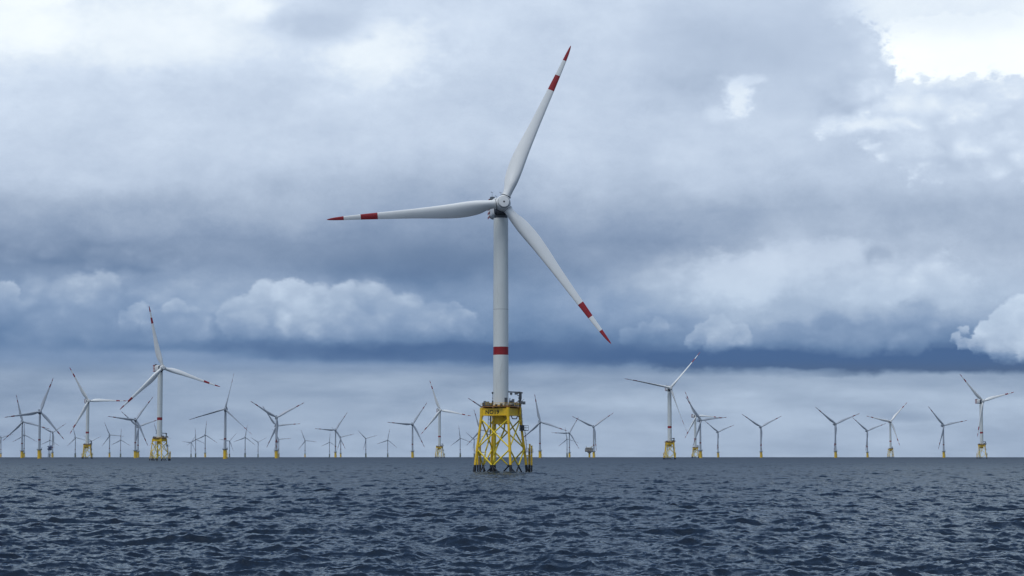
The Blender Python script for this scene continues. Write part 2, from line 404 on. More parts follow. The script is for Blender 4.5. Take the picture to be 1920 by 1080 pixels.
TILT = R_(5)
def head(root, H, OH, bm_, big=True):
    """nacelle, hub and three blades; nose towards local -Y"""
    nb_ = MB(); k = 1.0 if big else .82
    # nacelle shell: rounded box from rings along Y
    prof = [(-3.4, 2.2, 2.7), (-.6, 2.6, 3.1), (-.2, 2.9, 3.35), (2, 3.1, 3.5), (9.5, 3.1, 3.6), (11.5, 3.0, 3.3), (12.2, 2.5, 2.6)]
    n = 24; vs = []
    for (y, hx, hz) in prof:
        for i in range(n):
            a = 2 * math.pi * i / n; ca, sa = math.cos(a), math.sin(a); e = .42
            x = math.copysign(abs(ca) ** e, ca) * hx; z = math.copysign(abs(sa) ** e, sa) * hz
            vs.append((x * k, y * k, z * k - .1))
    for q in range(len(prof) - 1):
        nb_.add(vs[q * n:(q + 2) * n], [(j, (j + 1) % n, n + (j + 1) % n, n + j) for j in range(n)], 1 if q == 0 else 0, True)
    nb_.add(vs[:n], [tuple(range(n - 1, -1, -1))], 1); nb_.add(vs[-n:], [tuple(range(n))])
    # yaw collar under the shell
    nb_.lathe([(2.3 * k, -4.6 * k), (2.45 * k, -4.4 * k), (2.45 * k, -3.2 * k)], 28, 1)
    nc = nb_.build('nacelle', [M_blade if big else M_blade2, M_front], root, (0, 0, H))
    if big:
        hp = MB()
        for s in (-1, 1):                                # striped wind fences of the hoist deck
            for j in range(5):
                hp.box((s * 3.3, 10.2, 3.3 - 1.55 * j), (.14, 4.6, .72 if j else 1.0), mi=0)
                if j: hp.box((s * 3.26, 10.2, 3.3 - 1.55 * j + .72), (.12, 4.5, .70), mi=1)
        hp.box((0, 12.55, 3.2), (6.6, .14, .9), mi=0); hp.box((0, 12.55, 2.2), (6.6, .12, 1.0), mi=1)
        hp.box((0, 10.2, 3.75), (6.4, 4.6, .12), mi=2)
        hp.box((-2.2, 7.6, 4.0), (1.6, 1.4, 1.0), mi=2)
        hp.build('hoist_platform', [M_red, M_blade, M_grey], nc)
        for (x, y, h) in ((-1.9, 10.8, 3.0), (.9, 7.4, 2.5), (-.7, 8.2, 1.3)):
            ms = MB(); ms.tube((x, y, 3.3), (x, y, 3.6 + h), .07, .04, n=6)
            ms.tube((x - .35, y, 3.5 + h), (x + .35, y, 3.5 + h), .05, n=5)
            ms.tube((x - .35, y, 3.5 + h), (x - .35, y, 3.8 + h), .09, n=6); ms.build('weather_mast', M_dark, nc)
    else:
        ck = MB(); ck.box((0, 8.0, 3.3), (3.4, .5, 1.5), mi=0); ck.box((0, 8.0, 4.1), (3.7, .7, .15), mi=0)
        ck.tube((1.2, 6.5, 2.7), (1.2, 6.5, 4.6), .08, n=6); ck.build('cooler', M_dark, nc)
    hb = MB(); kk = k
    hb.lathe([(.02, 2.2), (2.5, 2.2), (2.65, 1.6), (2.75, 0), (2.68, -1.0), (2.4, -1.9), (2.15, -2.35), (2.02, -2.42), (2.0, -2.50), (1.90, -2.86),
              (1.84, -2.93), (1.2, -3.0), (.34, -3.02), (.34, -2.8), (.02, -2.8)], 40, 0, axis='Y', mis=[0] * 6 + [1] + [0] * 5 + [1, 1])
    ho = hb.mesh('hub', [M_blade if big else M_blade2, M_dark]); ho.transform(Matrix.Scale(kk, 4))
    bmh = bmesh.new(); bmh.from_mesh(ho); 
    bmesh.ops.recalc_face_normals(bmh, faces=bmh.faces); bmh.to_mesh(ho); bmh.free()
    hub = bpy.data.objects.new('hub', ho); C.objects.link(hub); hub.parent = root
    hub.location = (0, -OH, H + OH * math.sin(TILT)); hub.rotation_euler = (-TILT, 0, 0)
    cl = MB()
    cl.tube((0, 0, 0), (0, 0, 2.85 * kk), 1.72 * kk, 1.62 * kk, n=28, mi=0)
    cl.lathe([(1.62 * kk, 2.80 * kk), (1.80 * kk, 2.84 * kk), (1.80 * kk, 3.02 * kk), (1.60 * kk, 3.06 * kk)], 28, 0)
    cl.lathe([(1.66 * kk, 2.60 * kk), (1.70 * kk, 2.62 * kk), (1.70 * kk, 2.80 * kk)], 28, 1)
    clm = cl.mesh('blade_collar', [M_blade, M_dark])
    for j in range(3):
        b = bpy.data.objects.new('blade', bm_); C.objects.link(b); b.parent = root
        c = bpy.data.objects.new('blade_collar', clm); C.objects.link(c); c.parent = b
    return hub
def set_rotor(root, phi, H, OH, k=1.0, pitch=0.0, big=True):
    hub = Vector((0, -OH, H + OH * math.sin(TILT)))
    i = 0
    for b in root.children:
        if b.name.split('.')[0] != 'blade': continue
        be = R_(90 - (phi + 120 * i)); i += 1
        m = Matrix.Translation(hub) @ Matrix.Rotation(-TILT, 4, 'X') @ Matrix.Rotation(be, 4, 'Y') @ Matrix.Rotation(-R_(pitch), 4, 'Z') @ Matrix.Scale(k, 4)
        b.matrix_local = m
        for c in b.children: c.matrix_local = Matrix.Scale(1 / k, 4)

# ------------------------------------------------------------------ turbine on a lattice (jacket) foundation
HJ, OJ = 95.4, 6.4
JR = R_(21)
def leg_at(k, z):                                        # corner k of the square lattice at height z
    rho = 10.1 + (7.3 - 10.1) * z / 20.5; a = JR + k * math.pi / 2
    return Vector((rho * math.cos(a), rho * math.sin(a), z))
def railing(mb, pts, z, h=1.1, r=.035, closed=True, mi=0):
    P = [Vector((p[0], p[1], z)) for p in pts]
    if closed: P.append(P[0])
    for a, b in zip(P[:-1], P[1:]):
        for hh in (h, h * .55): mb.tube(a + Vector((0, 0, hh)), b + Vector((0, 0, hh)), r, n=5, mi=mi)
        nn = max(1, int((b - a).length / 1.5))
        for i in range(nn): q = a.lerp(b, i / nn); mb.tube(q, q + Vector((0, 0, h)), r, n=5, mi=mi)
def ladder(mb, a, b, w, side, mi=0, r=.05, cage=0.0, out=Vector((0, 0, 0))):
    a, b = Vector(a), Vector(b); s = Vector(side).normalized() * w / 2
    mb.tube(a - s, b - s, r, n=5, mi=mi); mb.tube(a + s, b + s, r, n=5, mi=mi)
    n = int((b - a).length / .45)
    for i in range(1, n):
        q = a.lerp(b, i / n); mb.tube(q - s, q + s, r * .7, n=4, mi=mi)
    if cage:
        for i in range(1, max(2, int((b - a).length / 1.3))):
            q = a.lerp(b, i / max(2, int((b - a).length / 1.3)))
            o = out.normalized() * cage
            mb.path([q - s, q - s * 1.2 + o * .7, q + o, q + s * 1.2 + o * .7, q + s], r * .8, n=4, mi=mi)
def make_jacket():
    t = thing('wind_turbine', '', 'wind turbine')
    ZB = 2.6
    for k in range(4):
        mb = MB(); a, b = leg_at(k, -6), leg_at(k, 19.9)
        mb.tube(a, b, .50, .44, n=18, mi=[1, 0], cuts=[(ZB + 6) / 25.9])
        for z in (8.4, 18.6):
            p = leg_at(k, z); u = (b - a).normalized()
            mb.tube(p - u * 1.2, p + u * 1.2, .56, .54, n=18, mi=0)
        p = leg_at(k, -1); mb.tube(p, leg_at(k, 1.8), .56, .55, n=18, mi=1)
        mb.build('leg', [M_yel, M_blk], t)
    for k in range(4):
        j = (k + 1) % 4
        for (a, b) in ((leg_at(k, 18.9), leg_at(j, 8.6)), (leg_at(j, 18.9), leg_at(k, 8.6))):
            mb = MB(); mb.tube(a, b, .26, n=12); mb.build('brace', M_yelb, t)
        for (a, b) in ((leg_at(k, 8.2), leg_at(j, -5)), (leg_at(j, 8.2), leg_at(k, -5))):
            mb = MB(); mb.tube(a, b, .27, n=12, mi=[0, 1], cuts=[(8.2 - ZB) / 13.2]); mb.build('brace', [M_yelb, M_blk], t)
    # deck girders: box beams between leg heads with chamfered corners
    g = MB(); z0, z1 = 20.1, 22.7
    P4 = [leg_at(k, 20.5) for k in range(4)]
    out8 = []
    for k in range(4):
        p = P4[k]; n_ = P4[(k + 1) % 4]; pv = P4[(k - 1) % 4]; c_ = Vector((p.x, p.y, 0)).normalized() * .55
        for q in (p + (pv - p).normalized() * .5, p + (n_ - p).normalized() * .5): out8.append(Vector((q.x, q.y, 0)) + c_)
    def ring(poly, zz): return [(v.x, v.y, zz) for v in poly]
    inn8 = [v - v.normalized() * 1.3 for v in out8]
    n8 = 8
    g.add(ring(out8, z0) + ring(out8, z1), [(j, (j + 1) % n8, n8 + (j + 1) % n8, n8 + j) for j in range(n8)])
    g.add(ring(inn8, z1) + ring(inn8, z0), [(j, (j + 1) % n8, n8 + (j + 1) % n8, n8 + j) for j in range(n8)])
    g.add(ring(out8, z0) + ring(inn8, z0), [((j + 1) % n8, j, n8 + j, n8 + (j + 1) % n8) for j in range(n8)])
    g.add(ring(out8, z1) + ring(inn8, z1), [(j, (j + 1) % n8, n8 + (j + 1) % n8, n8 + j) for j in range(n8)])
    fl = [v + v.normalized() * .16 for v in out8]                       # flanges
    for zz in (z0 + .02, z1 - .14):
        g.add(ring(fl, zz) + ring(fl, zz + .12), [(j, (j + 1) % n8, n8 + (j + 1) % n8, n8 + j) for j in range(n8)])
        g.add(ring(fl, zz), [tuple(range(7, -1, -1))] if False else [])
        g.add(ring(fl, zz + .12) + ring(inn8, zz + .12), [(j, (j + 1) % n8, n8 + (j + 1) % n8, n8 + j) for j in range(n8)])
        g.add(ring(fl, zz) + ring(inn8, zz), [((j + 1) % n8, j, n8 + j, n8 + (j + 1) % n8) for j in range(n8)])
    for k in range(4):                                                   # leg stubs and spokes to the centre
        a = P4[k]; g.tube((a.x, a.y, 19.7), (a.x, a.y, 22.95), .66, n=16)
        d = Vector((a.x, a.y, 0)); c_ = d.normalized()
        g.box(((c_ * 4.4).x, (c_ * 4.4).y, 21.3), (4.0, .9, 2.2), rz=math.atan2(c_.y, c_.x))
    gd = g.build('deck_girder', M_yel, t)
    tp = MB(); tp.lathe([(2.2, 17.1), (2.55, 17.15), (2.62, 17.6), (2.62, 19.9), (2.85, 20.3), (2.85, 23.9)], 36)
    tp.lathe([(.05, 17.1), (2.2, 17.1)], 36); tp.build('transition_piece', M_yel, t)
    # work platform with railings
    wp = MB(); WPZ = 23.25
    poly = []
    for k in range(8):
        a = JR + R_(22.5) + k * math.pi / 4; rr = 7.2
        poly.append((rr * math.cos(a), rr * math.sin(a)))
    wp.add([(x, y, WPZ) for x, y in poly] + [(x, y, WPZ + .28) for x, y in poly],
           [tuple(range(7, -1, -1)), tuple(range(8, 16))] + [(j, (j + 1) % 8, 8 + (j + 1) % 8, 8 + j) for j in range(8)])
    for k in range(8):
        a = JR + k * math.pi / 4 ; wp.box((4.6 * math.cos(a), 4.6 * math.sin(a), WPZ - .28), (4.6, .3, .5), rz=a)
    w = wp.build('work_platform', M_rust, t)
    rl = MB(); railing(rl, poly, WPZ + .28, r=.045); rl.build('railing', M_yel, w)
    def part(name, m, fn):
        q = MB(); fn(q); return q.build(name, m, w)
    for (c_, d_, m_) in (((-5.0, -3.6, 1.1), (1.9, 1.0, 1.6), M_grey), ((-6.0, -1.2, .95), (1.2, 1.8, 1.3), M_dark), ((-3.4, -5.0, .8), (1.3, .8, 1.0), M_dark),
                         ((3.6, -4.2, 1.3), (1.2, 1.2, 2.0), M_dark), ((4.4, -1.0, 1.6), (1.0, 2.4, 2.5), M_grey), ((.2, -6.0, .75), (1.0, .6, .9), M_dark),
                         ((1.6, -5.9, .7), (.8, .5, .8), M_grey), ((-1.6, -6.0, .6), (.9, .5, .6), M_dark)):
        part('equipment_cabinet', m_, lambda q: q.box((c_[0], c_[1], WPZ + c_[2]), d_))
    part('tank', M_dark, lambda q: q.tube((-5.7, -2.6, WPZ + .3), (-5.7, -2.6, WPZ + 2.1), .45, n=12))
    part('tank', M_grey, lambda q: q.tube((3.0, -5.0, WPZ + .75), (4.8, -5.0, WPZ + .75), .45, n=10))
    part('davit_post', M_dark, lambda q: q.tube((2.9, -3.4, WPZ + .3), (3.3, -3.2, WPZ + 3.2), .16, n=8))
    cr = MB()                                                            # knuckle crane parked over the right-hand corner
    cx, cy = 6.9, .4
    cr.tube((cx, cy, WPZ - 2.6), (cx, cy, WPZ + .3), .42, n=12, mi=1); cr.tube((cx, cy, WPZ + .3), (cx, cy, WPZ + 3.0), .48, .42, n=14)
    cr.tube((cx, cy, WPZ + 2.9), (cx, cy, WPZ + 3.5), .62, n=14)
    cr.box((cx + .1, cy, WPZ + 4.2), (1.0, .9, 1.9)); cr.box((cx + .2, cy, WPZ + 5.2), (1.5, .8, .5), tilt=('Y', R_(12)))
    cro = cr.build('crane', [M_dark, M_yel], t)
    bo = MB()
    bo.box((cx - 1.9, cy - .1, WPZ + 5.35), (4.6, .42, .42), tilt=('Y', R_(2))); bo.box((cx - 1.2, cy - .1, WPZ + 4.85), (1.6, .7, .5), tilt=('Y', R_(-18)))
    bo.tube((cx - .1, cy - .1, WPZ + 3.7), (cx - 1.9, cy - .1, WPZ + 5.1), .13, n=8)
    bo.tube((cx - 3.9, cy - .1, WPZ + 5.5), (cx - 4.6, cy - .1, WPZ + 5.9), .16, n=8); bo.ball((cx - 4.5, cy - .1, WPZ + 5.9), .30)
    bo.box((cx - 3.2, cy - .1, WPZ + 4.75), (.9, .6, .7)); bo.tube((cx - 3.2, cy - .1, WPZ + 4.4), (cx - 3.2, cy - .1, WPZ + 4.0), .07, n=6)
    bo.build('crane_boom', M_dark, cro)
    wc = MB(); wc.tube((cx + .6, cy - 1.0, WPZ + 1.6), (cx + .6, cy + .6, WPZ + 1.6), .62, n=14); wc.box((cx + 1.4, cy, WPZ + 1.5), (1.1, 1.2, 1.1))
    wc.tube((cx - 1.4, cy - .8, WPZ + .9), (cx - .3, cy - .3, WPZ + 2.6), .24, n=8); wc.box((cx - 1.2, cy - .6, WPZ + 1.0), (1.4, 1.0, 1.2))
    wc.tube((cx + .6, cy, WPZ + 2.1), (cx + 1.5, cy, WPZ + 2.9), .07, n=6)
    wc.build('winch', M_grey, cro)
    for (x, y, h) in ((-2.9, -5.6, 4.8),):
        nv = MB(); nv.tube((x, y, WPZ + .28), (x, y, WPZ + h), .07, n=6); nv.ball((x, y, WPZ + h + .1), .34, sz=1.2)
        nv.box((x, y, WPZ + 1.5), (.55, .45, 1.3)); nv.ball((x, y, WPZ + 3.0), .18); nv.build('navigation_light', M_dark, t)
    # boat landing beside the right-hand leg
    e = leg_at(0, 7); ux = Vector((math.cos(JR), math.sin(JR), 0)); uy = Vector((-math.sin(JR), math.cos(JR), 0))
    bl = MB(); zc = 7.2
    for s in (-.95, .95):
        p = ux * 11.5 + uy * s * 1.0
        bl.tube((p.x, p.y, -4), (p.x, p.y, 9.6 + .3 * s), .29, n=14, mi=[1, 0], cuts=[(ZB + 4) / 13.6])
        bl.tube((p.x, p.y, 9.6 + .3 * s), (p.x, p.y, 9.8 + .3 * s), .40, n=12, mi=0)
        for z in (1.2, 5.8):
            q = leg_at(0, z); bl.tube(q, (p.x, p.y, z), .2, n=8, mi=1 if z < 2 else 0)
    p = ux * 10.8; bl.tube((p.x, p.y, -4), (p.x, p.y, 8.6), .22, n=10, mi=[1, 0], cuts=[(ZB + 4) / 12.6])
    bo_ = bl.build('boat_landing', [M_yel, M_blk], t)
    ap = MB(); q = ux * 10.4; ap.box((q.x, q.y, zc), (3.2, 2.8, .22), rz=JR)
    cs = [ux * (10.4 + a) + uy * b for a, b in ((-1.5, -1.3), (1.5, -1.3), (1.5, 1.3), (-1.5, 1.3))]
    railing(ap, [(c_.x, c_.y) for c_ in cs], zc, r=.05)
    ap.build('access_platform', M_dark, bo_); ap = MB()
    q2 = ux * 8.6 - uy * .6; ap.box((q2.x, q2.y, 14.9), (2.6, 2.6, .22), rz=JR)
    cs = [ux * (8.7 + a) + uy * b for a, b in ((-1.2, -1.6), (1.3, -1.6), (1.3, .9), (-1.2, .9))]
    railing(ap, [(c_.x, c_.y) for c_ in cs], 14.9, h=1.8, r=.06)
    ap.box(((ux * 8.2).x, (ux * 8.2).y - .8, 15.9), (1.3, 1.3, 1.9), rz=JR)
    ap.build('access_platform', M_dark, bo_)
    ld = MB(); ladder(ld, ux * 9.9 - uy * .5 + Vector((0, 0, 7.3)), ux * 9.0 - uy * .5 + Vector((0, 0, 15.2)), .7, uy + ux * .7, cage=.6, out=ux, r=.055)
    ladder(ld, ux * 10.9 + uy * .1 + Vector((0, 0, 0)), ux * 10.9 + uy * .1 + Vector((0, 0, 7.3)), .6, uy, r=.06)
    ladder(ld, ux * 8.2 - uy * .8 + Vector((0, 0, 15.2)), ux * 7.5 - uy * .8 + Vector((0, 0, 23.3)), .7, uy + ux * .7, cage=.5, out=ux, r=.055)
    ld.build('ladder', M_dark, bo_)
    # second landing behind the back-left corner
    b2 = MB(); v_ = Vector((math.cos(JR + math.pi * .75), math.sin(JR + math.pi * .75), 0)); s_ = Vector((-v_.y, v_.x, 0))
    for s in (-1.0, 1.0):
        p = v_ * 8.6 + s_ * s; b2.tube((p.x, p.y, -4), (p.x, p.y, 9.2), .32, n=12, mi=[1, 0], cuts=[(ZB + 4) / 13.2])
    p = v_ * 8.0; b2.box((p.x, p.y, 7.1), (2.6, 3.0, .2), rz=math.atan2(v_.y, v_.x), mi=1)
    ladder(b2, v_ * 8.3, v_ * 8.3 + Vector((0, 0, 9)), .6, s_, mi=1, r=.06)
    b2.build('boat_landing', [M_yel, M_blk], t)
    # cable tubes and the ladder hanging under the deck
    ct = MB()
    ct.path([(-3.6, 1.5, 20), (-3.7, 1.2, 14), (-4.6, .2, 10.2), (-5.4, -.6, 7.6), (-6.1, -.8, 2.6)], .26, n=10, mi=0)
    ct.path([(-6.1, -.8, 2.6), (-6.3, -.8, -4)], .26, n=10, mi=1)
    ct.build('cable_tube', [M_yelb, M_blk, M_dark], t); ct = MB()
    ct.path([(1.6, 2.2, 20), (1.2, 2.4, 15), (-1.2, 1.2, 9.5), (-2.4, .2, 6), (-2.8, 0, 2.6)], .30, n=10, mi=0); ct.path([(-2.8, 0, 2.6), (-3, 0, -4)], .30, n=10, mi=1)
    ct.build('cable_tube', [M_yelb, M_blk, M_dark], t); ct = MB()
    ct.tube((-2.2, 3.2, 20), (-2.3, 3.4, 2.6), .55, n=14, mi=0); ct.tube((-2.3, 3.4, 2.6), (-2.3, 3.5, -4), .55, n=14, mi=1)
    ct.build('cable_tube', [M_yelb, M_blk, M_dark], t); ct = MB()
    ct.path([(3.6, -5.0, 20.2), (4.2, -4.6, 19.0), (5.6, -3.2, 19.0), (6.0, -2.7, 20.1)], .18, n=8, mi=2)
    ct.build('cable_tube', [M_yelb, M_blk, M_dark], t)
    ul = MB(); ladder(ul, (-4.3, -.6, 13.6), (-4.0, -.6, 20.2), .9, (1, .3, 0), cage=.5, out=Vector((0, -1, 0)), r=.07)
    ul.box((-3.9, -.6, 13.4), (2.3, 1.6, .2)); ul.build('ladder', M_dark, t)
    tw = MB(); zs = [23.9, 24.2, 24.25, 41.9, 44.8, 58.2, 58.35, 75, 88.0, 91.2]
    rr = lambda z: 2.76 + (2.62 - 2.76) * (z - 24) / 67
    pr = []; mi = []
    for z in zs: pr.append((rr(z) + (.12 if z < 24.22 else 0) + (.03 if 58 < z < 58.4 else 0), z))
    mi = [0] * (len(zs) - 1); mi[3] = 1; mi[5] = 3
    tw.lathe(pr, 48, mis=mi); tw.lathe([(.02, 91.2), (2.62, 91.2)], 48)
    tw.box((1.5, -2.4, 25.5), (1.0, .3, 2.1), rz=R_(32), mi=2)
    tw.build('tower', [M_tower, M_red, M_grey, M_seam], t)
    head(t, HJ, OJ, BL63)
    return t
def add_lettering(t):
    cu = bpy.data.curves.new('lettering', 'FONT'); cu.body = 'NO19'; cu.size = 2.0; cu.extrude = .02; cu.offset = .03; cu.space_character = 1.08
    tmp = bpy.data.objects.new('tmp', cu); C.objects.link(tmp)
    bpy.context.view_layer.update()
    me = bpy.data.meshes.new_from_object(tmp.evaluated_get(bpy.context.evaluated_depsgraph_get()))
    bpy.data.objects.remove(tmp)
    me.materials.clear(); me.materials.append(M_blk)
    o = bpy.data.objects.new('lettering', me); C.objects.link(o)
    # front-left girder face: between corners 2 (left) and 3 (front)
    a, b = leg_at(2, 20.5), leg_at(3, 20.5); ux = (b - a); ux.z = 0; L_ = ux.length; ux.normalize(); nrm = Vector((ux.y, -ux.x, 0))
    c_ = Vector((a.x, a.y, 0)) + ux * (L_ * .155) + Vector((0, 0, 20.72))
    off = .0
    ca = Vector((a.x, a.y, 0)).normalized() * .55
    dist = (Vector((a.x, a.y, 0)) + ca + ux * .5).dot(nrm)
    c_ += nrm * (dist - c_.dot(nrm) + .035)
    M = Matrix((( ux.x, 0, nrm.x, c_.x), (ux.y, 0, nrm.y, c_.y), (0, 1, 0, c_.z), (0, 0, 0, 1)))
    g = [c for c in t.children if c.name.startswith('deck_girder')][0]
    o.parent = g; o.matrix_local = M

# ------------------------------------------------------------------ turbine on a single pile
HM, OM = 78.5, 5.0
def make_mono():
    t = thing('wind_turbine', '', 'wind turbine')
    tp = MB(); tp.lathe([(2.95, -6), (2.95, 14.6), (3.1, 14.7), (3.1, 15.2), (2.3, 15.25)], 24); tp.build('transition_piece', M_yel, t)
    wp = MB(); wp.lathe([(3.0, 14.2), (4.4, 15.0), (4.4, 15.35), (2.3, 15.38)], 16, smooth=False)
    pts = [(4.3 * math.cos(a * math.pi / 8), 4.3 * math.sin(a * math.pi / 8)) for a in range(16)]
    w = wp.build('work_platform', M_grey, t)
    rl = MB(); railing(rl, pts, 15.35, r=.07); rl.box((3.4, -1.4, 16.3), (1.0, 1.0, 1.8)); rl.tube((3.7, 0, 15.3), (3.7, 0, 18.6), .2, n=6)
    rl.tube((3.7, 0, 18.5), (5.6, -.6, 18.9), .15, n=6); rl.build('railing', M_grey, w)
    bl = MB()
    for s in (-.9, .9): bl.tube((3.8, s, -4), (3.8, s, 9), .28, n=8); bl.tube((2.8, s, 7.5), (3.8, s, 7.5), .2, n=6)
    ladder(bl, (3.5, 0, 0), (3.5, 0, 15), .6, (0, 1, 0), r=.08); bl.build('boat_landing', M_yel, t)
    tw = MB(); z = [15.2, 30.4, 33.0, 50, 75.4]; r = lambda q: 2.25 + (1.7 - 2.25) * (q - 15) / 60
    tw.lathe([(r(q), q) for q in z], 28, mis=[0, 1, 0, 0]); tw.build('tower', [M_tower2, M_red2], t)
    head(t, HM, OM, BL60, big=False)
    return t

# ------------------------------------------------------------------ the wind farm
# kind, hub x, hub y (picture), rotor radius in the picture, angle of one blade, yaw seen from the camera, blade pitch, label
TURB = [
 ('J', 943.2, 381.0, 332, 66.4, 7, 2, 'nearest and tallest wind turbine, on the yellow lattice foundation marked NO19'),
 ('M', 2.3, 820.4, 22, 16, 8, 5, 'small far turbine at the left edge of the photo, partly cut off'),
 ('M', 42.8, 790.6, 50.6, 103.9, 10, 5, 'single-pile turbine with a blade up and slightly left, second from the left edge'),
 ('M', 46.1, 815.5, 22.5, 90.5, 10, 5, 'tiny turbine hidden behind the tower of the second turbine from the left edge'),
 ('M', 75.9, 771.8, 66.5, 69.5, 10, 3, 'tall single-pile turbine just left of the blue substation, long blade up and right'),
 ('J', 166.3, 751.4, 70.9, 0.0, 12, 2, 'leftmost lattice-based turbine, one blade level to the right'),
 ('M', 99.2, 810.7, 29, 34.5, 6, 5, 'far Y-shaped turbine just right of the dark blue substation'),
 ('M', 93.9, 825.2, 19, 87, 8, 5, 'tiny far turbine rising from behind the dark blue substation'),
 ('M', 142.0, 820.4, 22, 104, 14, 5, 'tiny turbine directly left of the leftmost lattice-based turbine'),
 ('M', 172.0, 827.0, 17, 27, 10, 5, 'tiny turbine hidden behind the foundation of the leftmost lattice-based turbine'),
 ('M', 206.2, 815.5, 25, 114, 12, 5, 'small turbine right of the leftmost lattice foundation, nearly level blade to its right'),
 ('M', 226.6, 824.9, 21, 87.5, 10, 5, 'tiny turbine with a blade straight up, between the two left lattice-based turbines'),
 ('M', 255.2, 786.9, 53, 53.5, 10, 5, 'nearer of two overlapping turbines just left of the second largest turbine, blade level left'),
 ('M', 259.8, 799.8, 42, 19, 10, 5, 'farther, right-hand one of two overlapping turbines just left of the second largest turbine'),
 ('J', 304.9, 689.2, 117, 102.6, 21, 3, 'second largest turbine, on a yellow lattice left of centre, one blade almost upright'),
 ('M', 296.4, 817.0, 22, 108, 10, 5, 'tiny turbine mostly hidden behind the tower and lattice of the second largest turbine'),
 ('M', 358.6, 829.4, 15.5, 55, 8, 5, 'leftmost and shortest of the close trio right of the second largest turbine'),
 ('M', 367.2, 823.7, 20, 93, 8, 5, 'middle turbine of the close trio right of the second largest turbine'),
 ('M', 385.3, 815.6, 26, 85.5, 8, 5, 'tallest and rightmost of the close trio right of the second largest turbine'),
 ('M', 421.9, 766.8, 70, 75.2, -8, 62, 'tall single-pile turbine with slender plain blades, right of the second largest turbine'),
 ('M', 430.7, 827.0, 20, 49, 8, 5, 'tiny turbine close behind and right of the tall single-pile turbine with slender blades'),
 ('M', 460.1, 819.9, 23.8, 81, 8, 5, 'small turbine with one upright blade, right of the tall turbine with slender blades'),
 ('M', 484.2, 829.0, 17, 27.5, 8, 5, 'tiny turbine with blades in a Y, left of the two turbines in one line'),
 ('M', 519.2, 782.6, 58, 28.3, 5, 5, 'large Y-shaped turbine on a yellow pile, front one of two turbines in one line'),
 ('M', 518.2, 798.4, 45, 4.9, 10, 5, 'turbine directly behind the large Y-shaped one, its blade level to the right'),
 ('M', 523.2, 823.5, 23, 3, 10, 5, 'tiny turbine just right of the foot of the large Y-shaped turbine'),
 ('M', 572.4, 825.9, 21.5, 112, 10, 5, 'tiny lone turbine between the large Y-shaped turbine and the mid-left overlapping pair'),
 ('M', 618.0, 829.0, 18, 86, 6, 5, 'tiny turbine just left of the mid-left overlapping pair, one blade up'),
 ('M', 629.6, 806.2, 39.5, 56.2, 8, 5, 'larger of the mid-left overlapping pair, yellow foot, blade level to the left'),
 ('M', 639.2, 819.6, 25.5, 13, 8, 5, 'smaller of the mid-left overlapping pair, standing just right of the larger'),
 ('M', 686.3, 822.2, 20, 135, 10, 5, 'tiny Y-shaped turbine standing alone right of the mid-left overlapping pair'),
 ('M', 727.2, 825.1, 21.8, 79.5, 6, 5, 'tiny turbine with one blade up, second to the right of the mid-left overlapping pair'),
 ('M', 774.1, 795.2, 48.5, 56, 8, 5, 'mid-sized single-pile turbine left of the small central lattice foundation, one blade level left'),
 ('J', 825.6, 769.2, 59.4, 109.5, 14, 3, 'small lattice-based turbine left of the nearest turbine, red banded blade up and left'),
 ('M', 863.3, 821.5, 24, 97.5, 10, 5, 'small turbine between the small central lattice foundation and the nearest turbine'),
 ('M', 889.5, 823.8, 21, 140, 8, 5, 'tiny turbine at the very left leg of the nearest lattice foundation'),
 ('M', 900.8, 805.8, 40, 107.5, 8, 5, 'mid-sized turbine seen through the left leg of the nearest lattice foundation'),
 ('M', 927.5, 777.0, 59, 148.5, 6, 5, 'turbine behind the nearest tower, a blade showing upper left of the yellow deck'),
 ('M', 1013.2, 791.1, 53.5, 101.1, 12, 5, 'first turbine right of the nearest lattice foundation, one blade almost upright'),
 ('M', 1063.5, 822.8, 22, 99.5, 10, 5, 'smaller, left one of the close pair right of the nearest turbine'),
 ('M', 1068.1, 811.7, 34.5, 59.5, 10, 5, 'larger, right one of the close pair right of the nearest turbine'),
 ('M', 1113.5, 799.9, 45.5, 34.5, 6, 5, 'turbine directly beside the brown substation, blades in a wide Y'),
 ('J', 1257.2, 727.1, 90, 47.3, 13, 66, 'third largest turbine, on a yellow lattice right of centre, slender edge-on blades'),
 ('J', 1305.8, 779.6, 50.5, 116.5, 28, 3, 'lattice-based turbine, left one of the overlapping pair beside the third largest turbine'),
 ('M', 1315.0, 787.9, 54, 126, 28, 3, 'single-pile turbine, right one of the overlapping pair beside the third largest turbine'),
 ('M', 1347.0, 809.7, 34, 142, 20, 5, 'small Y-shaped turbine right of the overlapping pair beside the third largest turbine'),
 ('M', 1427.4, 800.4, 44, 147, 15, 5, 'lone Y-shaped turbine on a yellow pile in the widest gap on the right'),
 ('M', 1567.5, 794.6, 51, 142, 22, 5, 'larger of two look-alike Y-shaped turbines left of the small right lattice foundation'),
 ('M', 1626.9, 807.5, 38.5, 140, 22, 5, 'smaller of two look-alike Y-shaped turbines, just left of the small right lattice foundation'),
 ('J', 1670.3, 790.0, 48, 47.8, 15, 5, 'small lattice-based turbine on the right, one red banded blade up and right'),
 ('M', 1770.3, 797.5, 46.5, 131, 25, 5, 'single-pile turbine left of the rightmost lattice-based turbine'),
 ('J', 1843.3, 751.8, 68.5, 134, 33, 3, 'rightmost turbine, on a yellow lattice, red striped nacelle tail to the left of its tower'),
]
FARGREY = (142.0, 172.0, 226.6, 367.2, 358.6, 430.7, 460.1, 484.2, 523.2, 618.0, 686.3, 727.2, 863.3, 889.5, 1063.5, 93.9)
M_farpile = mat('hazed_pile', (.16, .18, .12), .6)  # yellow piles greyed by distance: the haze is mixed into this colour
GJ = 'wind turbines on lattice foundations'; GM = 'wind turbines on single piles'
